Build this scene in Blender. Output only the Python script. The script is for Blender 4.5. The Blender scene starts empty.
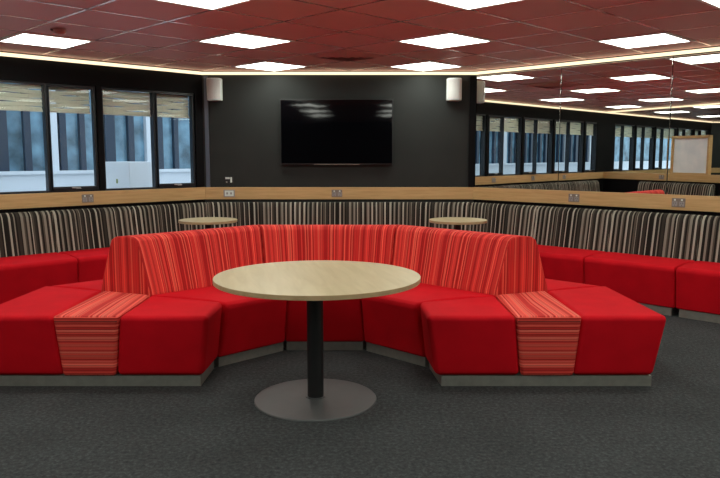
import bpy, bmesh, math, random
from mathutils import Vector, Matrix
random.seed(7)
S = bpy.context.scene
COL = S.collection
R = math.radians
T22 = math.tan(R(22.5))
SQ = math.sqrt(0.5)

# ------------------------------------------------------------------ materials
def mat(name):
    m = bpy.data.materials.new(name); m.use_nodes = True
    nt = m.node_tree; nt.nodes.clear()
    out = nt.nodes.new('ShaderNodeOutputMaterial')
    b = nt.nodes.new('ShaderNodeBsdfPrincipled')
    nt.links.new(b.outputs[0], out.inputs[0])
    return m, nt, b, out
def N(nt, t, **k):
    n = nt.nodes.new(t)
    for a, v in k.items(): setattr(n, a, v)
    return n
def L(nt, a, b): nt.links.new(a, b)
def ramp(nt, stops, interp='LINEAR'):
    r = N(nt, 'ShaderNodeValToRGB'); cr = r.color_ramp; cr.interpolation = interp
    while len(cr.elements) > 1: cr.elements.remove(cr.elements[-1])
    cr.elements[0].position = stops[0][0]; cr.elements[0].color = (*stops[0][1], 1)
    for p, c in stops[1:]:
        e = cr.elements.new(p); e.color = (*c, 1)
    return r
def plain(name, col, rough=.5, metal=0, noise=0, nscale=40, bump=0, spec=.5, coat=0):
    m, nt, b, out = mat(name)
    b.inputs['Base Color'].default_value = (*col, 1)
    b.inputs['Roughness'].default_value = rough
    b.inputs['Metallic'].default_value = metal
    b.inputs['Specular IOR Level'].default_value = spec
    b.inputs['Coat Weight'].default_value = coat
    tc = N(nt, 'ShaderNodeTexCoord'); nz = N(nt, 'ShaderNodeTexNoise')
    nz.inputs['Scale'].default_value = nscale; nz.inputs['Detail'].default_value = 4
    L(nt, tc.outputs['Object'], nz.inputs['Vector'])
    if noise:
        r = ramp(nt, [(.3, tuple(c*(1-noise) for c in col)), (.7, tuple(min(1, c*(1+noise)) for c in col))])
        L(nt, nz.outputs[0], r.inputs[0]); L(nt, r.outputs[0], b.inputs['Base Color'])
    if bump:
        bp = N(nt, 'ShaderNodeBump'); bp.inputs['Strength'].default_value = bump; bp.inputs['Distance'].default_value = .01
        L(nt, nz.outputs[0], bp.inputs['Height']); L(nt, bp.outputs[0], b.inputs['Normal'])
    return m
def emis(name, col, s):
    m = bpy.data.materials.new(name); m.use_nodes = True; nt = m.node_tree; nt.nodes.clear()
    o = N(nt, 'ShaderNodeOutputMaterial'); e = N(nt, 'ShaderNodeEmission')
    e.inputs[0].default_value = (*col, 1); e.inputs[1].default_value = s
    L(nt, e.outputs[0], o.inputs[0]); return m
def stripes(name, cell, stops, rough=.85, bump=.4, fine=None):
    m, nt, b, out = mat(name)
    uv = N(nt, 'ShaderNodeUVMap'); sx = N(nt, 'ShaderNodeSeparateXYZ'); L(nt, uv.outputs[0], sx.inputs[0])
    nz = N(nt, 'ShaderNodeTexNoise'); nz.inputs['Scale'].default_value = 6; L(nt, uv.outputs[0], nz.inputs['Vector'])
    w = N(nt, 'ShaderNodeMath', operation='MULTIPLY_ADD'); L(nt, nz.outputs[0], w.inputs[0]); w.inputs[1].default_value = cell*.25
    L(nt, sx.outputs[0], w.inputs[2])
    v = N(nt, 'ShaderNodeTexVoronoi', voronoi_dimensions='1D'); v.inputs['Scale'].default_value = 1/cell
    v.inputs['Randomness'].default_value = .65
    L(nt, w.outputs[0], v.inputs['W'])
    sc = N(nt, 'ShaderNodeSeparateColor'); L(nt, v.outputs['Color'], sc.inputs[0])
    r = ramp(nt, stops, 'CONSTANT'); L(nt, sc.outputs[0], r.inputs[0])
    # narrow threads inside each band
    v2 = N(nt, 'ShaderNodeTexVoronoi', voronoi_dimensions='1D'); v2.inputs['Scale'].default_value = 3.1/cell
    L(nt, w.outputs[0], v2.inputs['W'])
    s2 = N(nt, 'ShaderNodeSeparateColor'); L(nt, v2.outputs['Color'], s2.inputs[0])
    mr = N(nt, 'ShaderNodeMapRange'); mr.inputs[3].default_value = .72; mr.inputs[4].default_value = 1.22; L(nt, s2.outputs[1], mr.inputs[0])
    mx = N(nt, 'ShaderNodeVectorMath', operation='SCALE'); L(nt, r.outputs[0], mx.inputs[0]); L(nt, mr.outputs[0], mx.inputs['Scale'])
    L(nt, mx.outputs[0], b.inputs['Base Color'])
    b.inputs['Roughness'].default_value = rough; b.inputs['Specular IOR Level'].default_value = .25
    bp = N(nt, 'ShaderNodeBump'); bp.inputs['Strength'].default_value = bump; bp.inputs['Distance'].default_value = .004
    L(nt, v.outputs['Distance'], bp.inputs['Height']); L(nt, bp.outputs[0], b.inputs['Normal'])
    return m
def wood(name, c1, c2, axis=(1, 14, 14), rough=.45, scale=3):
    m, nt, b, out = mat(name)
    tc = N(nt, 'ShaderNodeTexCoord'); mp = N(nt, 'ShaderNodeMapping'); mp.inputs['Scale'].default_value = axis
    L(nt, tc.outputs['Object'], mp.inputs[0])
    nz = N(nt, 'ShaderNodeTexNoise'); nz.inputs['Scale'].default_value = scale; nz.inputs['Detail'].default_value = 6; nz.inputs['Distortion'].default_value = .6
    L(nt, mp.outputs[0], nz.inputs['Vector'])
    r = ramp(nt, [(.3, c1), (.7, c2)]); L(nt, nz.outputs[0], r.inputs[0]); L(nt, r.outputs[0], b.inputs['Base Color'])
    b.inputs['Roughness'].default_value = rough
    return m
def glass(name, tint, refl=.07):
    m = bpy.data.materials.new(name); m.use_nodes = True; nt = m.node_tree; nt.nodes.clear()
    o = N(nt, 'ShaderNodeOutputMaterial'); t = N(nt, 'ShaderNodeBsdfTransparent'); g = N(nt, 'ShaderNodeBsdfGlossy')
    t.inputs[0].default_value = (*tint, 1); g.inputs['Roughness'].default_value = 0.01
    mx = N(nt, 'ShaderNodeMixShader'); mx.inputs[0].default_value = refl
    L(nt, t.outputs[0], mx.inputs[1]); L(nt, g.outputs[0], mx.inputs[2]); L(nt, mx.outputs[0], o.inputs[0]); return m

M = {}
M['red'] = plain('red_vinyl', (.60, .004, .012), .75, noise=.06, nscale=6, bump=.05, spec=.12)
M['redstripe'] = stripes('red_striped_fabric', .0115, [(0, (.46, .014, .014)), (.22, (.64, .030, .026)), (.5, (.74, .055, .042)), (.76, (.83, .115, .075)), (.92, (.52, .016, .016))])
def banded(name, pitch, pale, base):
    # pale bands at a loose pitch over fine dark and mid threads
    m, nt, b, out = mat(name)
    uv = N(nt, 'ShaderNodeUVMap'); sx = N(nt, 'ShaderNodeSeparateXYZ'); L(nt, uv.outputs[0], sx.inputs[0])
    v = N(nt, 'ShaderNodeTexVoronoi', voronoi_dimensions='1D'); v.inputs['Scale'].default_value = 1/pitch; v.inputs['Randomness'].default_value = .45
    L(nt, sx.outputs[0], v.inputs['W'])
    sc = N(nt, 'ShaderNodeSeparateColor'); L(nt, v.outputs['Color'], sc.inputs[0])
    th = N(nt, 'ShaderNodeMapRange'); th.inputs[3].default_value = .07; th.inputs[4].default_value = .24; L(nt, sc.outputs[0], th.inputs[0])
    lt = N(nt, 'ShaderNodeMath', operation='LESS_THAN'); L(nt, v.outputs['Distance'], lt.inputs[0]); L(nt, th.outputs[0], lt.inputs[1])
    f = N(nt, 'ShaderNodeTexVoronoi', voronoi_dimensions='1D'); f.inputs['Scale'].default_value = 3.2/pitch; L(nt, sx.outputs[0], f.inputs['W'])
    fs = N(nt, 'ShaderNodeSeparateColor'); L(nt, f.outputs['Color'], fs.inputs[0])
    rb = ramp(nt, base, 'CONSTANT'); L(nt, fs.outputs[0], rb.inputs[0])
    rp = ramp(nt, pale, 'CONSTANT'); L(nt, sc.outputs[1], rp.inputs[0])
    mx = N(nt, 'ShaderNodeMix', data_type='RGBA'); L(nt, lt.outputs[0], mx.inputs[0]); L(nt, rb.outputs[0], mx.inputs[6]); L(nt, rp.outputs[0], mx.inputs[7])
    L(nt, mx.outputs[2], b.inputs['Base Color']); b.inputs['Roughness'].default_value = .85; b.inputs['Specular IOR Level'].default_value = .2
    bp = N(nt, 'ShaderNodeBump'); bp.inputs['Strength'].default_value = .35; bp.inputs['Distance'].default_value = .004
    L(nt, v.outputs['Distance'], bp.inputs['Height']); L(nt, bp.outputs[0], b.inputs['Normal'])
    return m
M['redpanel'] = stripes('coral_striped_fabric', .012, [(0, (.58, .028, .024)), (.22, (.74, .070, .050)), (.45, (.80, .110, .078)), (.8, (.85, .17, .12))])
M['greystripe'] = banded('grey_striped_fabric', .056, [(0, (.38, .36, .30)), (.45, (.24, .22, .18)), (.72, (.46, .44, .37))], [(0, (.012, .010, .008)), (.34, (.035, .030, .024)), (.62, (.085, .072, .056)), (.84, (.018, .015, .012))])
M['alu'] = plain('brushed_aluminium', (.31, .31, .28), .5, .6, noise=.10, nscale=20)
M['steel'] = plain('satin_steel', (.12, .128, .13), .5, .5, noise=.05, nscale=8)
M['black'] = plain('black_powdercoat', (.010, .010, .011), .45)
M['frame'] = plain('black_window_frame', (.008, .011, .017), .32)
M['darkwall'] = plain('charcoal_paint', (.027, .030, .029), .6, noise=.08, nscale=3, bump=.02, spec=.2)
M['blackwall'] = plain('black_paint', (.006, .006, .007), .6, noise=.08, nscale=3, spec=.08)
M['palewall'] = plain('cream_bounce_paint', (.72, .68, .60), .7, noise=.03, nscale=2)
M['oak'] = wood('oak_laminate', (.53, .335, .135), (.65, .435, .20))
M['maple'] = wood('maple_laminate', (.57, .475, .285), (.67, .575, .375), axis=(9, 1, 9), scale=2, rough=.35)
M['mapleedge'] = wood('maple_edge', (.42, .29, .15), (.50, .36, .20))
M['white'] = plain('white_plastic', (.72, .80, .78), .45)
M['grille'] = plain('pale_grille', (.60, .60, .58), .6, noise=.12, nscale=300)
M['greyplastic'] = plain('grey_plastic', (.34, .33, .32), .4)
M['plate'] = plain('stainless_plate', (.26, .23, .20), .45, .5)
M['screen'] = plain('black_screen', (.002, .002, .003), .04, spec=.4, nscale=1.6, bump=.10)
M['bezel'] = plain('black_bezel', (.006, .006, .007), .3)
M['led'] = emis('warm_led', (1, .80, .52), 1.6)
M['diffuser'] = emis('light_diffuser', (.965, 1, .90), 9.8)
M['lightframe'] = plain('white_metal', (.75, .74, .72), .4)
M['blind'] = plain('cream_blind', (.86, .78, .60), .6, noise=.05)
M['glass'] = glass('window_glass', (.93, .98, 1.0), .018)
M['seam'] = plain('red_seam', (.10, .002, .004), .8)
M['extwhite'] = plain('white_render', (.70, .74, .80), .8, noise=.05, nscale=1)
M['extdark'] = plain('dark_blue_frame', (.018, .035, .065), .4)
M['extglass'] = plain('blue_glass', (.15, .27, .36), .15, noise=.6, nscale=2.5)
M['concrete'] = plain('pale_concrete', (.45, .46, .47), .9, noise=.1, nscale=2)
M['acwhite'] = plain('white_enamel', (.85, .87, .92), .4)
M['acgrey'] = plain('grey_enamel', (.52, .56, .64), .4)
M['sticker'] = plain('green_yellow_sticker', (.30, .34, .14), .5)

# mirror
m, nt, b, out = mat('mirror'); b.inputs['Base Color'].default_value = (.80, .815, .79, 1); b.inputs['Metallic'].default_value = 1; b.inputs['Roughness'].default_value = .006
M['mirror'] = m
# carpet
m, nt, b, out = mat('charcoal_carpet')
tc = N(nt, 'ShaderNodeTexCoord')
n1 = N(nt, 'ShaderNodeTexNoise'); n1.inputs['Scale'].default_value = 45; n1.inputs['Detail'].default_value = 9; n1.inputs['Roughness'].default_value = .75
n2 = N(nt, 'ShaderNodeTexNoise'); n2.inputs['Scale'].default_value = 2.2; n2.inputs['Detail'].default_value = 5
L(nt, tc.outputs['Object'], n1.inputs['Vector']); L(nt, tc.outputs['Object'], n2.inputs['Vector'])
r1 = ramp(nt, [(.32, (.022, .025, .026)), (.52, (.052, .057, .059)), (.72, (.105, .113, .115))]); L(nt, n1.outputs[0], r1.inputs[0])
mr = N(nt, 'ShaderNodeMapRange'); mr.inputs[3].default_value = .7; mr.inputs[4].default_value = 1.3; L(nt, n2.outputs[0], mr.inputs[0])
sc = N(nt, 'ShaderNodeVectorMath', operation='SCALE'); L(nt, r1.outputs[0], sc.inputs[0]); L(nt, mr.outputs[0], sc.inputs['Scale'])
L(nt, sc.outputs[0], b.inputs['Base Color']); b.inputs['Roughness'].default_value = .95; b.inputs['Specular IOR Level'].default_value = .15
bp = N(nt, 'ShaderNodeBump'); bp.inputs['Strength'].default_value = .6; bp.inputs['Distance'].default_value = .01
L(nt, n1.outputs[0], bp.inputs['Height']); L(nt, bp.outputs[0], b.inputs['Normal'])
M['carpet'] = m
# ceiling tiles: maroon, faint variation from tile to tile
TILE = 1.91/2*SQ
KM = .935            # drawing unit of the room shell in metres: a ceiling tile is .675 units = .63 m
ZB = 0.0             # the walls stand on the floor
# measured heights in drawing units: ledge bottom and top, window head, ceiling
LB, LT, WH = .9915, 1.1515, 2.3665
LX, LY = -.145, 6.87           # a tile vertex lies at LX+0, tile centres at half diagonals
m, nt, b, out = mat('maroon_ceiling_tile')
tc = N(nt, 'ShaderNodeTexCoord'); mp = N(nt, 'ShaderNodeMapping', vector_type='TEXTURE')
mp.inputs['Location'].default_value = (-1.10*KM, 6.87*KM, 0); mp.inputs['Rotation'].default_value = (0, 0, R(45)); mp.inputs['Scale'].default_value = (TILE*KM, TILE*KM, 1)
L(nt, tc.outputs['Object'], mp.inputs[0])
ad = N(nt, 'ShaderNodeVectorMath', operation='ADD'); ad.inputs[1].default_value = (.5, .5, 0); L(nt, mp.outputs[0], ad.inputs[0])
fl = N(nt, 'ShaderNodeVectorMath', operation='FLOOR'); L(nt, ad.outputs[0], fl.inputs[0])
wn = N(nt, 'ShaderNodeTexWhiteNoise', noise_dimensions='2D'); L(nt, fl.outputs[0], wn.inputs[0])
r = ramp(nt, [(0, (.62, .345, .325)), (1, (.70, .39, .37))]); L(nt, wn.outputs['Value'], r.inputs[0]); L(nt, r.outputs[0], b.inputs['Base Color'])
b.inputs['Roughness'].default_value = .5
M['tile'] = m
M['tbar'] = plain('maroon_grid_bar', (.88, .70, .66), .25, .8)
M['vent'] = plain('maroon_vent', (.56, .28, .26), .4)
M['ventdark'] = plain('dark_vent_throat', (.14, .05, .05), .8)

# ------------------------------------------------------------------ mesh helpers
class MB:
    def __init__(s): s.bm = bmesh.new(); s.uv = s.bm.loops.layers.uv.new('UVMap')
    def face(s, vs, uvs=None):
        try: f = s.bm.faces.new(vs)
        except ValueError: return None
        if uvs:
            for l, u in zip(f.loops, uvs): l[s.uv].uv = u
        return f
    def box(s, x0, x1, y0, y1, z0, z1):
        return s.hexa([(x0, y0), (x1, y0), (x1, y1), (x0, y1)], [(x0, y0), (x1, y0), (x1, y1), (x0, y1)], z0, z1)
    def hexa(s, b, t, z0, z1, uvf=None):
        vb = [s.bm.verts.new((*p, z0)) for p in b]; vt = [s.bm.verts.new((*p, z1)) for p in t]; n = len(b)
        fs = [s.face(vb[::-1]), s.face(vt)]
        for i in range(n):
            j = (i+1) % n; fs.append(s.face([vb[i], vb[j], vt[j], vt[i]]))
        if uvf:
            for f in fs:
                f.normal_update()
                for l in f.loops: l[s.uv].uv = uvf(l.vert.co, f.normal)
        return s
    def section(s, pts, w0, w1, nseg=1):
        """extrude the (q,z) outline along w between w0(q) and w1(q)"""
        rings = []
        for k in range(nseg+1):
            f = k/nseg
            rings.append([s.bm.verts.new((w0(q)*(1-f)+w1(q)*f, q, z)) for q, z in pts])
        n = len(pts)
        qm = sum(p[0] for p in pts)/n
        for k in range(nseg):
            u0 = w0(qm)*(1-k/nseg)+w1(qm)*k/nseg; u1 = w0(qm)*(1-(k+1)/nseg)+w1(qm)*(k+1)/nseg
            for i in range(n):
                j = (i+1) % n
                s.face([rings[k][i], rings[k+1][i], rings[k+1][j], rings[k][j]],
                       [(u0, pts[i][1]), (u1, pts[i][1]), (u1, pts[j][1]), (u0, pts[j][1])])
        s.face(rings[0], [(q*1.0+.3, z) for q, z in pts])
        s.face(rings[-1][::-1], [(q*1.0+.3, z) for q, z in pts[::-1]])
        return s
    def lathe(s, prof, n=64, cx=0, cy=0):
        rings = []
        for r, z in prof:
            if r < 1e-6: rings.append([s.bm.verts.new((cx, cy, z))])
            else: rings.append([s.bm.verts.new((cx+r*math.cos(2*math.pi*i/n), cy+r*math.sin(2*math.pi*i/n), z)) for i in range(n)])
        for a, b2 in zip(rings, rings[1:]):
            for i in range(n):
                j = (i+1) % n
                if len(a) == 1 and len(b2) == 1: continue
                if len(a) == 1: s.face([a[0], b2[j], b2[i]])
                elif len(b2) == 1: s.face([a[i], a[j], b2[0]])
                else: s.face([a[i], a[j], b2[j], b2[i]])
        return s
    def build(s, name, m, parent=None, bevel=0, seg=3, smooth=True, loc=None, rot=None, angle=35):
        bmesh.ops.recalc_face_normals(s.bm, faces=s.bm.faces)
        me = bpy.data.meshes.new(name); s.bm.to_mesh(me); s.bm.free()
        me.materials.append(m)
        o = bpy.data.objects.new(name, me); COL.objects.link(o)
        if parent: o.parent = parent
        if loc: o.location = loc
        if rot: o.rotation_euler = rot
        if bevel:
            md = o.modifiers.new('bevel', 'BEVEL'); md.width = bevel; md.segments = seg; md.limit_method = 'ANGLE'; md.angle_limit = R(angle)
            for p in me.polygons: p.use_smooth = True
            wn_ = o.modifiers.new('wn', 'WEIGHTED_NORMAL'); wn_.keep_sharp = False
        elif smooth == 'lathe':
            for p in me.polygons: p.use_smooth = True
            me.set_sharp_from_angle(angle=R(40))
        return o
def thing(name, label, cat, loc=(0, 0, 0), rz=0, group=None):
    o = bpy.data.objects.new(name, None); COL.objects.link(o); o.empty_display_size = .1
    o.location = loc; o.rotation_euler = (0, 0, rz); tag(o, label, cat, group); return o
def tag(o, label, cat, group=None):
    o['label'] = label; o['category'] = cat
    if group: o['group'] = group
    return o
def struct(o): o['kind'] = 'structure'; return o
def copy_tree(o, parent=None):
    c = o.copy(); COL.objects.link(c)
    if parent is not None: c.parent = parent
    for ch in list(o.children): copy_tree(ch, c)
    return c

# wall frames: local x along the wall, local +y INTO the wall, origin at the room corner
CL = (-2.06, 9.3); CR = (1.51, 9.3)
FR = {'back': ((0, 9.3), 0.0), 'right': (CR, R(-45)), 'left': (CL, R(45))}
def W(frame, w, q=0, z=0):
    (ox, oy), a = FR[frame]
    return (ox+w*math.cos(a)-q*math.sin(a), oy+w*math.sin(a)+q*math.cos(a), z)

# ------------------------------------------------------------------ room shell
CZ = 2.6615
poly = [(-2.06, 9.3), (-11.70, -.34), (-11.70, -5), (5.4, -5), (5.4, 5.41), (1.51, 9.3)]
def slab(name, z0, z1, m, grow=.25):
    c = Vector((sum(p[0] for p in poly)/6, sum(p[1] for p in poly)/6))
    pp = [tuple((Vector(p)+(Vector(p)-c).normalized()*grow)*(KM if name == 'floor' else 1)) for p in poly]
    return struct(MB().hexa(pp, pp, z0, z1).build(name, m, smooth=False))
slab('floor', -.12, 0, M['carpet'])
ceil = slab('ceiling', CZ, CZ+.1, M['tile'])
# the grid of T bars under the tiles
def inside(x, y, m=0):
    return (x-y > -11.36+m*1.414 and x+y < 10.81-m*1.414 and y < 9.3-m and x > -11.7+m and x < 5.4-m and y > -5+m)
g = MB()
def clip_line(c, d):
    ts = []
    t = -25.0; a = None
    while t < 25:
        x, y = c[0]+d[0]*t, c[1]+d[1]*t
        ok = inside(x, y, .01)
        if ok and a is None: a = t
        if not ok and a is not None: return a, t
        t += .02
    return None
gb = MB()
for k in range(-30, 30):
    for d in ((SQ, SQ), (-SQ, SQ)):
        nrm = (-d[1], d[0])
        off = (k+.5)*TILE
        c = (-1.10+nrm[0]*off, 6.87+nrm[1]*off)
        r_ = clip_line(c, d)
        if not r_: continue
        a, b_ = r_
        h = .012
        P = []
        for t, sgn in ((a, -1), (b_, -1), (b_, 1), (a, 1)):
            P.append((c[0]+d[0]*t+nrm[0]*h*sgn, c[1]+d[1]*t+nrm[1]*h*sgn))
        gb.hexa(P, P, CZ-.004, CZ+.002)
gb.build('grid_bars', M['tbar'], ceil, smooth=False)

# back wall and plain walls
def wallbox(name, frame, w0, w1, z0, z1, m, q1=.15):
    mb = MB().box(w0, w1, 0, q1, z0, z1); (ox, oy), a = FR[frame]
    return struct(mb.build(name, m, loc=(ox, oy, 0), rot=(0, 0, a), smooth=False))
wallbox('wall_back', 'back', -2.06-.06, 1.51+.06, ZB, CZ, M['darkwall'])
wallbox('wall_right', 'right', 0, 5.51, ZB, CZ, M['blackwall'])
struct(MB().box(5.4, 5.55, -5, 5.41, ZB, CZ).build('wall_side', M['palewall'], smooth=False))  # unseen side wall, made cream to bounce light up to the ceiling
struct(MB().box(-11.7, 5.4, -5.15, -5, ZB, CZ).build('wall_front', M['darkwall'], smooth=False))
struct(MB().box(-11.85, -11.7, -5, -.34, ZB, CZ).build('wall_far', M['darkwall'], smooth=False))

# left wall with its window openings
pairs = [.10+.93*k for k in range(4)] + [4.92+.93*k for k in range(5)]
rt2 = math.sqrt(2)
WZ0, WZ1 = LT, WH
mb = MB()
WEND = -9.64*rt2
mb.box(WEND, 0, 0, .15, ZB, WZ0); mb.box(WEND, 0, 0, .15, WZ1, CZ)
edges = []
for p in pairs: edges.append((-(p+.85)*rt2-.02, -(p-.02)*rt2))      # opening w-range (more negative first)
edges.append((-(3.82+.40)*rt2, -(3.82-.02)*rt2))
edges.sort()
last = WEND
for a, b_ in edges:
    mb.box(last, a, 0, .15, WZ0, WZ1); last = b_
mb.box(last, 0, 0, .15, WZ0, WZ1)
struct(mb.build('wall_left', M['blackwall'], loc=(*CL, 0), rot=(0, 0, R(45)), smooth=False))

wn_i = 0
def window(a, b_, split, blind_label, group):
    """one framed unit: casement sash on the corner side, fixed pane beside it"""
    global wn_i; wn_i += 1
    wc = (a+b_)/2; x0, x1 = a-wc, b_-wc
    root = bpy.data.objects.new('window_%d' % wn_i, None); COL.objects.link(root); struct(root)
    root.location = W('left', wc, 0, WZ0); root.rotation_euler = (0, 0, R(45))
    H_ = WZ1-WZ0
    f = MB()
    t = .022
    f.box(x0, x0+t, .02, .11, 0, H_); f.box(x1-t, x1, .02, .11, 0, H_); f.box(x0, x1, .02, .11, H_-t, H_); f.box(x0, x1, .02, .11, 0, t)
    if split is not None:
        sx = split-wc
        f.box(sx-.016, sx+.016, .02, .11, 0, H_)
    f.build('window_frame', M['frame'], root, bevel=.003, seg=1)
    sl = (split-wc+.016) if split is not None else x0+t
    # casement sash
    s_ = MB(); e0, e1 = sl, x1-t
    s_.box(e0, e0+.014, .0, .05, .022, H_-.022); s_.box(e1-.022, e1, .0, .05, .022, H_-.022)
    s_.box(e0, e1, .0, .05, .022, .062); s_.box(e0, e1, .0, .05, H_-.04, H_-.022)
    sash = s_.build('sash', M['frame'], root, bevel=.003, seg=1)
    hd = MB(); c = (e0+e1)/2
    hd.box(c-.05, c+.05, -.014, 0, .040, .056); hd.box(c-.008, c+.05, -.03, -.014, .034, .046)
    hd.build('latch', M['greyplastic'], sash, bevel=.003, seg=1)
    pn = MB().box(e0+.02, e1-.02, .03, .036, .05, H_-.03).build('window_pane', M['glass'], sash, smooth=False)
    spans = [(e0+.02, e1-.02)]
    if split is not None:
        MB().box(x0+t, split-wc-.016, .06, .066, .02, H_-.02).build('window_pane', M['glass'], root, smooth=False)
        spans.append((x0+t, split-wc-.016))
    # blinds hang outside the glass
    for i, (s0, s1) in enumerate(spans):
        bl = thing('window_blind', blind_label[i], 'blind', W('left', wc+(s0+s1)/2, .092, WZ0+H_-.315), R(45), group)
        hw = (s1-s0)/2-.002
        sm = MB()
        for k in range(6):
            z = .03+k*.047
            ph = random.random()*6
            nx = 6
            for j in range(nx):
                xa, xb = -hw+2*hw*j/nx, -hw+2*hw*(j+1)/nx
                za, zb = z+.005*math.sin(ph+j*1.1), z+.005*math.sin(ph+(j+1)*1.1)
                v = [sm.bm.verts.new(p) for p in ((xa, -.010, za-.020), (xb, -.010, zb-.020), (xb, .008, zb+.024), (xa, .008, za+.024),
                                                  (xa, -.008, za-.022), (xb, -.008, zb-.022), (xb, .010, zb+.022), (xa, .010, za+.022))]
                for q in ((0, 1, 2, 3), (7, 6, 5, 4), (0, 4, 5, 1), (3, 2, 6, 7), (0, 3, 7, 4), (1, 5, 6, 2)): sm.face([v[x] for x in q])
        sm.build('slats', M['blind'], bl, smooth=False)
        MB().box(-hw, hw, -.018, .018, 0, .014).build('bottom_rail', M['blind'], bl, smooth=False)
        for xx in (-hw*.55, hw*.55): MB().box(xx-.002, xx+.002, -.016, -.014, .0, .31).build('cord', M['blind'], bl, smooth=False)
    return root
near_bl = [["cream slatted blind in the narrow window pane nearest the black television wall", "cream slatted blind in the pane with the white box outside"],
           ["cream slatted blind third from the television wall, beside a wide black mullion", "cream slatted blind at the left edge of the photo"]]
for i, p in enumerate(pairs):
    lb = near_bl[i] if i < 2 else ["cream slatted blind further along the window wall, seen only in the mirror"]*2
    window(-(p+.85)*rt2-.02, -(p-.02)*rt2, -(p+.383)*rt2, lb, 'blinds at the tops of the windows' if i < 2 else 'window blinds seen only in the mirror')
window(-(3.82+.40)*rt2, -(3.82-.02)*rt2, None, ["cream slatted blind further along the window wall, seen only in the mirror"]*2, 'window blinds seen only in the mirror')

# corner strip with the wall's reflected light put into its colour, and dark jamb by the mirror
struct(MB().box(-2.035, -1.985, -.012, 0, LT, CZ-.07).build('trim_reflection', plain('blue_grey_reflection', (.10, .12, .17), .3), loc=(0, 9.3, 0), smooth=False))
struct(MB().box(1.43, 1.51, -.03, 0, LT, CZ-.07).build('trim_2', M['blackwall'], loc=(0, 9.3, 0), smooth=False))

# oak ledges
def ledge(name, frame, w0, w1, m0=0, m1=0, struct_=True):
    (ox, oy), a = FR[frame]
    q0 = -.03
    mb = MB(); b_ = [(w0+m0*q0, q0), (w1+m1*q0, q0), (w1+m1*.0, .0), (w0+m0*.0, .0)]
    mb.hexa(b_, b_, LB, LT)
    return struct(mb.build(name, M['oak'], bevel=.003, seg=1, loc=(ox, oy, 0), rot=(0, 0, a)))
ledge('trim_3', 'back', -2.06, 1.51, -T22, T22)
ledge('trim_4', 'right', 0, 5.45, -T22, 0)
ledge('trim_5', 'left', WEND, 0, 0, T22)
# thin sill band under windows on the wall side is part of the wall itself

# LED strips under the ceiling edge
def led(frame, w0, w1, m0, m1, label):
    (ox, oy), a = FR[frame]
    q0 = -.05
    b_ = [(w0+m0*q0, q0), (w1+m1*q0, q0), (w1, 0), (w0, 0)]
    o = MB().hexa(b_, b_, CZ-.050, CZ-.018).build('led_strip', M['led'], loc=(ox, oy, 0), rot=(0, 0, a), smooth=False)
    tag(o, label, 'strip light', 'warm strips round the ceiling edge')
    b_ = [(w0+m0*(q0-.01), q0-.01), (w1+m1*(q0-.01), q0-.01), (w1, 0), (w0, 0)]
    return o
led('back', -2.06, 1.51, -T22, T22, 'thin glowing warm strip along the ceiling edge above the television')
led('right', 0, 5.45, -T22, 0, 'thin glowing warm strip along the ceiling edge above the mirrors')
led('left', WEND, 0, 0, T22, 'thin glowing warm strip along the ceiling edge above the windows')
tag(MB().box(-11.7, -11.65, -5, -.4, CZ-.050, CZ-.018).build('led_strip', M['led'], smooth=False), 'warm strip on the far dark wall, seen only in the mirror', 'strip light', 'warm strips round the ceiling edge')

# mirror panels
edg = [0.012, 1.235, 2.52, 3.80, 5.08]
mlab = ['tall mirror panel next to the dark television wall', 'second mirror panel from the television wall, between two vertical seams',
        'mirror panel at the right edge of the photo, reflecting the timber framed board', 'mirror panel beyond the right edge of the photo']
for i in range(4):
    a, b_ = edg[i]+.003, edg[i+1]-.003; c = (a+b_)/2
    o = MB().box(a-c, b_-c, -.012, -.001, 0, 1.445).build('mirror_panel', M['mirror'], bevel=.0025, seg=1, loc=W('right', c, 0, LT+.001), rot=(0, 0, R(-45)))
    tag(o, mlab[i], 'mirror', 'mirror panels on the angled wall')

# ------------------------------------------------------------------ ceiling lights and vent
def make_light():
    r_ = thing('ceiling_light', 'x', 'ceiling light')
    h = .338; k = .308
    f = MB()
    f.box(-h, h, -h, -k, -.010, 0); f.box(-h, h, k, h, -.010, 0); f.box(-h, -k, -k, k, -.010, 0); f.box(k, h, -k, k, -.010, 0)
    f.build('light_frame', M['lightframe'], r_, smooth=False)
    MB().box(-k, k, -k, k, -.006, 0).build('diffuser', M['diffuser'], r_, smooth=False)
    return r_
proto = make_light(); first = True
lab = {(-1, 0): 'square white ceiling light at the left, nearest the windows', (0, 0): 'square ceiling light left of centre, second row from the television wall',
       (1, 0): 'square ceiling light right of centre, second row from the television wall', (2, 0): 'square ceiling light at the right, above the mirrors',
       (0, 1): 'small looking square ceiling light closest to the wall speaker left of the television', (1, 1): 'small looking square ceiling light closest to the wall speaker right of the television',
       (0, -1): 'ceiling light cut by the top edge of the photo, left of centre', (1, -1): 'ceiling light cut by the top edge of the photo, right of centre',
       (2, -1): 'ceiling light just touching the top right corner of the photo'}
for i in range(-7, 5):
    for j in range(-4, 3):
        x, y = -1.10+1.91*i, 6.87+1.91*j
        if not inside(x, y, .4): continue
        o = proto if first else copy_tree(proto); first = False
        o.location = (x, y, CZ-.003); o.rotation_euler = (0, 0, R(45))
        if (i, j) in lab: o['label'] = lab[(i, j)]; o['group'] = 'square lights in the maroon ceiling'
        else: o['label'] = 'square ceiling light further round the room, seen at most in the mirror'; o['group'] = 'ceiling lights outside the direct view'
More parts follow.
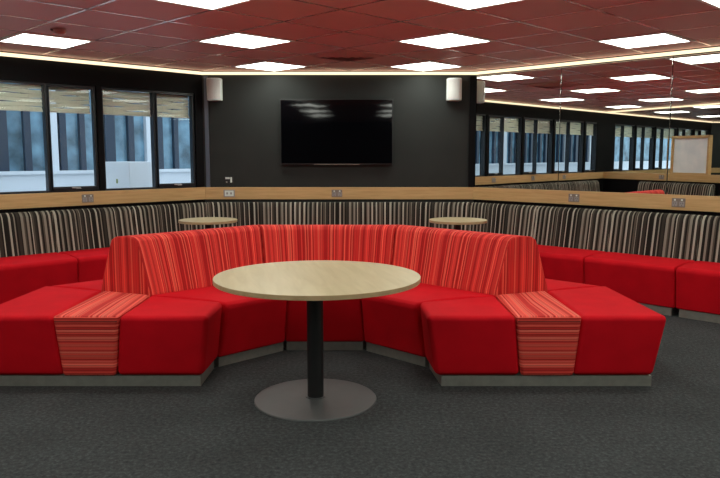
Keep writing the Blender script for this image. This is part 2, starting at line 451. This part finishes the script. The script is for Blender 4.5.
def vent(x, y, label):
    v = thing('ceiling_vent', label, 'vent', (x, y, CZ-.003), R(45))
    h = TILE/2-.012
    f = MB(); k = h-.03
    f.box(-h, h, -h, -k, -.012, 0); f.box(-h, h, k, h, -.012, 0); f.box(-h, -k, -k, k, -.012, 0); f.box(k, h, -k, k, -.012, 0)
    f.build('vent_frame', M['vent'], v, smooth=False)
    # pyramid of four sets of louvres
    for q in range(4):
        lv = MB()
        for i in range(4):
            r0 = k-.006-i*.07; r1 = r0-.067
            if r1 < .02: r1 = .02
            c, s_ = math.cos(q*math.pi/2), math.sin(q*math.pi/2)
            def rr(a, b2, z): return lv.bm.verts.new((a*c-b2*s_, a*s_+b2*c, z))
            p = [rr(r0, -r0, -.004), rr(r0, r0, -.004), rr(r1, r1, -.034), rr(r1, -r1, -.034)]
            p2 = [rr(r0, -r0, -.001), rr(r0, r0, -.001), rr(r1, r1, -.031), rr(r1, -r1, -.031)]
            lv.face(p); lv.face(p2[::-1])
            for a2 in range(4): lv.face([p[a2], p[(a2+1) % 4], p2[(a2+1) % 4], p2[a2]])
        lv.build('louvre', M['vent'], v, smooth=False)
    MB().box(-k, k, -k, k, -.001, .0).build('throat', M['ventdark'], v, smooth=False)
vent(-.145, 7.825, 'square maroon air vent set in the ceiling in front of the television')
# small detector on the ceiling to the left
d = thing('smoke_detector', 'small dark red round detector on the ceiling, upper left', 'detector', (-2.62, 6.28, CZ-.003))
MB().lathe([(0, -.045), (.03, -.045), (.05, -.03), (.055, -.012), (.055, 0), (0, 0)], 32).build('housing', M['vent'], d, smooth='lathe')
MB().box(-.06, -.052, -.05, .05, -.02, -.001).build('bracket', M['plate'], d, bevel=.002, seg=1)

# ------------------------------------------------------------------ rear benches
DEP = .72
CLK = (CL[0]*KM, CL[1]*KM); CRK = (CR[0]*KM, CR[1]*KM)
FB = {'back': ((0, 9.3*KM), 0.0), 'right': (CRK, R(-45)), 'left': (CLK, R(45))}
def bench(frame, w0, w1, m0, m1, label, group='striped benches along the walls', ex=None):
    """w0,w1 ends on the wall line; m = mitre factor (w shifts by m*q)"""
    (ox, oy), a = FB[frame]
    wc = (w0+w1)/2
    root = thing('bench_unit', label, 'bench', (ox+wc*math.cos(a)+.4*math.sin(a), oy+wc*math.sin(a)-.4*math.cos(a), 0), a, group)
    G = .004
    def f0(q): return w0+m0*q+G-wc
    def f1(q): return w1+m1*q-G-wc
    def sh(pts): return [(q+.4, z) for q, z in pts]
    g0 = lambda q: f0(q-.4); g1 = lambda q: f1(q-.4)
    seat = [(-DEP+.045, .075), (-DEP, .43), (-DEP+.02, .460), (-.50, .476), (-.22, .472), (-.15, .45), (-.15, .075)]
    MB().section(sh(seat), g0, g1, 4).build('seat', M['red'], root, bevel=.03, seg=3, angle=30)
    back = [(-.215, .41), (-.21, .47), (-.15, .80), (-.138, .85), (-.11, .884), (-.075, .896), (-.04, .89), (-.025, .87), (-.025, .41)]
    MB().section(sh(back), g0, g1, 6).build('backrest', M['greystripe'], root, bevel=.012, seg=3, angle=30)
    pl = [(-DEP+.06, 0), (-DEP+.06, .073), (-.1, .073), (-.1, 0)]
    i0 = lambda q: g0(q)+.03; i1 = lambda q: g1(q)-.03
    MB().section(sh(pl), i0, i1).build('plinth', M['alu'], root, smooth=False)
    return root
wl = [0, .965, 1.855, 2.745, 3.635, 4.525]
cx = -.257
bench('back', CLK[0], cx-.445, -T22, 0, 'bench unit on the television wall, at its left corner by the small round table')
bench('back', cx-.445, cx+.445, 0, 0, 'bench unit centred under the television, mostly hidden by the red sofa')
bench('back', cx+.445, CRK[0], 0, T22, 'bench unit on the television wall, at its right corner by the small round table')
rl = ['bench unit under the mirrors, nearest the television wall', 'bench unit under the mirrors, second from the television wall',
      'bench unit under the mirrors, third from the television wall', 'bench unit under the mirrors at the right edge of the photo']
bench('right', 0, .965, -T22, 0, rl[0])
for i in range(1, 4): bench('right', wl[i], wl[i+1], 0, 0, rl[i])
ll = ['bench unit under the windows, nearest the television wall', 'bench unit under the windows, second from the television wall',
      'bench unit under the windows at the left edge of the photo']
bench('left', -1.03, 0, 0, T22, ll[0])
for i in range(1, 6):
    l_ = ll[i] if i < 3 else 'bench unit under the windows beyond the left edge of the photo'
    bench('left', -1.03-.89*i, -1.03-.89*(i-1), 0, 0, l_)

# ------------------------------------------------------------------ red island sofa
SC = (-.265, 4.43)
def backrest_section():
    return [(1.24, .44), (1.25, .50), (1.325, .80), (1.345, .855), (1.375, .878), (1.43, .886), (1.52, .878), (1.555, .855), (1.575, .80), (1.66, .50), (1.67, .44)]
def wedge(ang, label):
    """octagon segment; local y points outward from the centre"""
    a = R(ang)     # direction of outward axis
    rm = 1.4
    root = thing('sofa_module', label, 'sofa', (SC[0]+rm*math.cos(a), SC[1]+rm*math.sin(a), 0), a-math.pi/2, 'curved modules of the red sofa')
    G = .0035
    f0 = lambda q: -(q+rm)*T22+G; f1 = lambda q: (q+rm)*T22-G
    sh = lambda pts: [(q-rm, z) for q, z in pts]
    inner = [(.71, .069), (.640, .430), (.66, .463), (.80, .474), (1.0, .476), (1.24, .466), (1.36, .45), (1.36, .069)]
    MB().section(sh(inner), f0, f1, 4).build('seat', M['red'], root, bevel=.02, seg=3, angle=28)
    outer = [(1.50, .069), (1.50, .45), (1.64, .466), (1.85, .476), (2.05, .473), (2.14, .463), (2.165, .430), (2.10, .069)]
    MB().section(sh(outer), f0, f1, 4).build('seat', M['red'], root, bevel=.02, seg=3, angle=28)
    MB().section(sh(backrest_section()), f0, f1, 8).build('backrest', M['redstripe'], root, bevel=.01, seg=2, angle=28)
    i0 = lambda q: f0(q)+.012; i1 = lambda q: f1(q)-.012
    MB().section(sh([(.73, 0), (.73, .067), (2.07, .067), (2.07, 0)]), i0, i1).build('plinth', M['alu'], root, smooth=False)
    return root
wedge(90, 'middle curved module of the red sofa, straight behind the big round table')
wedge(135, 'left curved module of the red sofa, with tall striped back ending towards the windows')
wedge(45, 'right curved module of the red sofa, with tall striped back ending towards the mirrors')

def end_module(sgn, label):
    bx_, by_ = SC[0]+sgn*1.42, 4.75
    root = thing('sofa_end_module', label, 'sofa', (bx_, by_, 0), 0, 'flat end modules of the red sofa')
    yc = SC[1]
    def P(x, y): return (sgn*(x-1.42), y-by_)
    F_, Fb = 4.255, 4.32
    cut = lambda x: yc+x*T22-.006
    def piece(top, bot, nm, m, bev=.036, uvf=None, z1=.472):
        mb = MB()
        t = [P(*p) for p in top]; b_ = [P(*p) for p in bot]
        if sgn < 0: t.reverse(); b_.reverse()
        mb.hexa(b_, t, .069, z1, uvf)
        return mb.build(nm, m, root, bevel=bev, seg=5)
    A, B = 1.235, 1.645
    # inner seat cushion, striped centre panel, outer seat cushion
    piece([(.678, F_), (A, F_), (A, cut(A)), (.67, cut(.67))], [(.745 if sgn > 0 else .732, Fb), (A+.05, Fb), (A+.05, cut(A)), (.715, cut(.715)-.004)], 'seat', M['red'])
    def uvf(co, n):
        if abs(n.z) > .6 or n.y > .5: return (co.x*(1.0+.18*(co.y)), co.y)
        return (co.z+.37, co.x)
    pn = piece([(A, F_-.004), (B, F_-.004), (B-.01, cut(B-.01)), (A+.005, cut(A+.005))], [(A+.055, Fb-.004), (B-.02, Fb-.004), (B-.02, cut(B-.02)), (A+.055, cut(A+.055))],
               'striped_panel', M['redpanel'], .022, uvf, .4745)
    piece([(B, F_), (2.185, F_), (2.165, cut(2.165)), (B, cut(B))], [(B-.025, Fb), (2.135, Fb), (2.12, cut(2.12)-.004), (B-.025, cut(B-.025))], 'seat', M['red'])
    # dark stitched line under the front edge of the striped panel
    x0, x1 = A-1.42+.012, B-1.42-.012
    if sgn < 0: x0, x1 = -x1, -x0
    sm = MB().box(x0, x1, F_-by_+.0005, F_-by_+.010, .436, .441)
    sm.build('seam', M['seam'], pn, smooth=False)
    i = .06
    t = [P(*p) for p in [(.785 if sgn > 0 else .752, Fb+.012), (2.125, Fb+.012), (2.10, cut(2.10)-.02), (.745, cut(.745)-.02)]]
    if sgn < 0: t.reverse()
    MB().hexa(t, t, 0, .067).build('plinth', M['alu'], root, smooth=False)
    return root
end_module(1, 'flat right end of the red sofa, with a striped panel across it, nearest the mirrors')
end_module(-1, 'flat left end of the red sofa, with a striped panel across it, nearest the windows')

# ------------------------------------------------------------------ tables
def table(x, y, r, zt, pr, br, label, group, off=0):
    t = thing('round_table', label, 'table', (x, y, 0), R(12), group)
    th = .026
    MB().lathe([(0, zt-th+.0005), (r-.002, zt-th+.0005), (r-.002, zt), (0, zt)], 96, off).build('tabletop', M['maple'], t, smooth='lathe')
    MB().lathe([(r-.002, zt-th), (r, zt-th+.002), (r, zt-.002), (r-.002, zt-.0002)], 96, off).build('edge_band', M['mapleedge'], t, smooth='lathe')
    MB().lathe([(0, .012), (pr, .012), (pr, zt-th), (0, zt-th)], 48).build('pole', M['black'], t, smooth='lathe')
    MB().lathe([(0, 0), (br, 0), (br, .006), (br-.004, .010), (br*.45, .016), (pr+.012, .020), (pr+.012, .024), (0, .024)], 96).build('base', M['steel'], t, smooth='lathe')
    s_ = MB().box(-r*.6, r*.6, -.02, .02, zt-th-.008, zt-th); s_.box(-.02, .02, -r*.6, r*.6, zt-th-.008, zt-th)
    s_.build('top_bracket', M['black'], t, smooth=False)
    return t
table(-.268, 4.09, .609, .757, .049, .368, 'large round timber table on a black post in the foreground', 'round timber tables', .017)
table(-1.66, 7.62, .315, .770, .035, .19, 'small round timber table behind the red sofa, on the left', 'round timber tables')
table(1.07, 7.62, .315, .770, .035, .19, 'small round timber table behind the red sofa, on the right', 'round timber tables')
table(-3.48, 5.72, .325, .737, .035, .19, 'small round table by the window benches, seen only in the mirror', 'round timber tables')

# ------------------------------------------------------------------ television, speakers, outlets
tv = thing('television', 'large black flat screen television on the dark wall', 'television', (-.305, 9.3, 1.4445))
MB().box(-.735, .735, -.075, -.03, 0, .851).build('housing', M['bezel'], tv, bevel=.006, seg=2)
MB().box(-.722, .722, -.0775, -.0745, .022, .838).build('screen', M['screen'], tv, smooth=False)
MB().box(-.30, .30, -.0800, -.0755, .004, .013).build('silver_strip', M['plate'], tv, smooth=False)
MB().box(-.3, .3, -.03, 0, .2, .6).build('wall_mount', M['black'], tv, smooth=False)
def speaker(x, label):
    s_ = thing('wall_speaker', label, 'speaker', (x, 9.3, 2.2715), 0, 'white wall speakers')
    b_ = MB(); w, d_, h = .095, .15, .285
    out_ = [(-w, -.03), (w, -.03)]+[(w*math.cos(t_), -.03-d_*.6-d_*.4*math.sin(t_)) for t_ in [math.pi*k/12 for k in range(13)]]
    b_.hexa(out_, out_, 0, h).build('housing', M['white'], s_, bevel=.012, seg=3)
    g_ = [((w*k2)*math.cos(t_), -.03-d_*.6-(d_*.4+.004)*math.sin(t_)*k2) for k2, rg in ((1.0, range(2, 11)), (.9, range(10, 1, -1))) for t_ in [math.pi*k/12 for k in rg]]
    MB().hexa(g_, g_, .02, h-.02).build('grille', M['grille'], s_, smooth=False)
    MB().box(-.03, .03, -.032, 0, .08, .2).build('bracket', M['white'], s_, smooth=False)
speaker(-1.88, 'white speaker high on the wall left of the television')
speaker(1.215, 'white speaker high on the wall right of the television')
def outlet(frame, w, label, white=False, z=1.0715, q=-.03, group='power outlets set in the oak ledge'):
    (ox, oy), a = FR[frame]
    r_ = thing('power_outlet', label, 'power outlet', W(frame, w, q, z), a, group)
    if white:
        MB().box(-.075, .075, -.006, 0, -.048, .048).build('surround', M['greyplastic'], r_, bevel=.003, seg=1)
        MB().box(-.058, .058, -.012, -.006, -.036, .036).build('plate', M['white'], r_, bevel=.003, seg=1)
        for s_ in (-1, 1): MB().box(s_*.026-.012, s_*.026+.012, -.014, -.012, -.014, .014).build('socket', M['greyplastic'], r_, smooth=False)
        return
    MB().box(-.070, .070, -.006, 0, -.048, .048).build('plate', M['plate'], r_, bevel=.003, seg=1)
    for s_ in (-1, 1):
        so = MB().box(s_*.036-.026, s_*.036+.026, -.009, -.006, -.038, .012).build('socket', M['greyplastic'], r_, bevel=.002, seg=1)
        k = MB()
        for dx, tilt in ((-.010, 1), (.010, -1)): k.box(s_*.036+dx-.002, s_*.036+dx+.002, -.0095, -.0085, -.012, .002)
        k.box(s_*.036-.002, s_*.036+.002, -.0095, -.0085, -.032, -.022)
        k.build('slots', M['black'], so, smooth=False)
        MB().box(s_*.036-.009, s_*.036+.009, -.012, -.006, .020, .038).build('rocker', M['white'], r_, bevel=.002, seg=1)
outlet('back', -.305, 'metal double power outlet in the ledge below the television')
outlet('back', -1.73, 'white plated outlet in the ledge below the wall switch', True)
outlet('right', 1.46, 'metal power outlet in the ledge below the mirrors, nearer the television')
outlet('right', 2.66, 'metal power outlet below the mirrors, near the right edge of the photo')
outlet('left', -1.60, 'metal double power outlet in the ledge below the windows')
for t in (2.2, 3.08, 5.4): outlet('left', -t*rt2, 'metal double power outlet in the window ledge, seen only in the mirror')
sw = thing('wall_switch', 'black wall switch plate with white rockers, above the ledge left of the television', 'switch', (-1.735, 9.3, 1.2465))
MB().box(-.062, .062, -.008, 0, -.048, .048).build('plate', M['black'], sw, bevel=.003, seg=1)
MB().box(-.046, .012, -.014, -.008, .012, .036).build('rocker', M['white'], sw, bevel=.002, seg=1)
MB().box(.018, .042, -.014, -.008, -.034, .036).build('rocker', M['white'], sw, bevel=.002, seg=1)
MB().box(-.040, -.020, -.011, -.008, -.036, -.018).build('indicator', M['greyplastic'], sw, smooth=False)
# same fittings on the far wall reflected at the end of the mirrors
s_ = thing('wall_speaker', 'white speaker on the far dark wall, seen only in the mirror', 'speaker', (-11.7, -1.0, 2.2715), 0, 'white wall speakers')
MB().box(.03, .17, -.095, .095, 0, .285).build('housing', M['white'], s_, bevel=.012)
MB().box(0, .03, -.03, .03, .08, .2).build('bracket', M['white'], s_, smooth=False)
struct(MB().box(-11.7, -11.67, -5, -.36, LB, LT).build('trim_6', M['oak'], smooth=False))

# ------------------------------------------------------------------ low partition, reflected in the mirror
P0 = Vector((-6.55, 4.78)); P1 = Vector((-3.3, 3.3))
ang = math.atan2(P1.y-P0.y, P1.x-P0.x); plen = (P1-P0).length
# local frame: x from P0 to P1; bench side is local +y -> use rotated frame with origin P1
FR['part'] = (tuple(P1), ang+math.pi); FB['part'] = (tuple(P1*KM), ang+math.pi)
pw = MB().box(0, plen, 0, .10, ZB, LB)
struct(pw.build('wall_partition', M['blackwall'], loc=(*P1, 0), rot=(0, 0, ang+math.pi), smooth=False))
struct(MB().box(0, plen, -.03, .13, LB, LT).build('trim_7', M['oak'], loc=(*P1, 0), rot=(0, 0, ang+math.pi), bevel=.003, seg=1))
for i in range(2):
    bench('part', .35+.9*i, .35+.9*(i+1), 0, 0, 'striped bench unit against the low partition, seen only in the mirror', 'benches seen only in the mirror')
outlet('part', 1.72, 'metal power outlet in the partition ledge, seen only in the mirror')
bd = thing('framed_board', 'pale blue white board in a timber frame on the partition ledge, seen in the mirror', 'board', W('part', 1.12, .05, LT), ang+math.pi)
f = MB(); h, w = .84, .50
f.box(-w, -w+.05, -.05, .05, 0, h); f.box(w-.05, w, -.05, .05, 0, h); f.box(-w, w, -.05, .05, h-.06, h); f.box(-w, w, -.05, .05, 0, .03)
f.build('frame', M['oak'], bd, bevel=.003, seg=1)
MB().box(-w+.05, w-.05, -.012, .012, .03, h-.06).build('panel', plain('pale_board', (.86, .96, 1.0), .35, noise=.15, nscale=3), bd, smooth=False)
o = MB().box(-1.0, plen-.05, -.05, 0, CZ-.050, CZ-.018).build('led_strip', M['led'], loc=(*P1, 0), rot=(0, 0, ang+math.pi), smooth=False)
tag(o, 'warm strip crossing the ceiling over the low partition, seen only in the mirror', 'strip light', 'warm strips round the ceiling edge')

# ------------------------------------------------------------------ outside
struct(MB().box(-18, 12, .15, 14, -.2, -.02).build('ground', M['concrete'], loc=(*CL, 0), rot=(0, 0, R(45)), smooth=False))
nb = thing('neighbouring_building', 'building across the courtyard with blue glass, dark mullions and a white lower wall', 'building', (*W('left', -5, 5.2, -.0185),), R(45))
MB().box(-20, 12, 0, .3, 0, 1.25).build('lower_wall', M['extwhite'], nb, smooth=False)
MB().box(-20, 12, -.06, .3, 1.25, 1.31).build('sill', M['extwhite'], nb, smooth=False)
MB().box(-20, 12, .12, .16, 1.31, 4.4).build('glazing', M['extglass'], nb, smooth=False)
MB().box(-20, 12, -.1, .3, 4.4, 5.0).build('parapet', M['extwhite'], nb, smooth=False)
# bays: one white pier and four dark mullions each, 2.0 m apart
for k in range(-9, 4):
    x = 5.0+2.0*k
    MB().box(x-.02, x+.19, 0, .12, 1.31, 4.4).build('pier', M['extwhite'], nb, smooth=False)
    for dx, wd in ((.24, .12), (.62, .10), (1.12, .20), (1.60, .12)):
        MB().box(x+dx, x+dx+wd, .02, .12, 1.31, 4.4).build('mullion', M['extdark'], nb, smooth=False)
ac = thing('outdoor_cabinet', 'white metal box standing outside the second window pane', 'equipment box', (-3.30, 10.02, -.0185), R(-32))
MB().box(-.26, .26, -.20, .20, .05, 1.50).build('casing', M['acwhite'], ac, bevel=.008, seg=2)
MB().box(-.24, .24, -.18, .18, 0, .05).build('base', M['acgrey'], ac, smooth=False)
MB().box(-.02, .015, -.204, -.20, 1.20, 1.26).build('sticker', M['sticker'], ac, smooth=False)

# the shell, its fittings and the outside were drawn in units of KM metres, measured from the room's floor origin: convert to metres
done = set()
def to_metres(o, top=True):
    if top: o.location = (o.location.x*KM, o.location.y*KM, o.location.z*KM)
    if o.type == 'MESH' and o.data.name not in done:
        done.add(o.data.name); o.data.transform(Matrix.Scale(KM, 4))
    for ch in o.children: to_metres(ch, False)
for o in [o for o in S.objects if o.parent is None]:
    if o.name == 'floor' or o.get('category') in ('bench', 'sofa', 'table'): continue
    to_metres(o)

# ------------------------------------------------------------------ world, camera, view
w = bpy.data.worlds.new('World'); S.world = w; w.use_nodes = True; nt = w.node_tree; nt.nodes.clear()
o = N(nt, 'ShaderNodeOutputWorld'); bg = N(nt, 'ShaderNodeBackground'); bg.inputs[0].default_value = (.80, .91, 1, 1); bg.inputs[1].default_value = 1.7
L(nt, bg.outputs[0], o.inputs[0])
cam = bpy.data.cameras.new('Camera'); co = bpy.data.objects.new('Camera', cam); COL.objects.link(co)
cam.lens = 35.0; cam.sensor_width = 36; cam.clip_start = .05
co.location = (0, 0, 1.46); co.rotation_euler = (R(90-6.76), 0, 0)
S.camera = co
S.view_settings.view_transform = 'Standard'; S.view_settings.look = 'None'
S.view_settings.exposure = 0; S.view_settings.gamma = 1; S.view_settings.use_curve_mapping = False
S.cycles.max_bounces = 8; S.cycles.diffuse_bounces = 5; S.cycles.glossy_bounces = 4
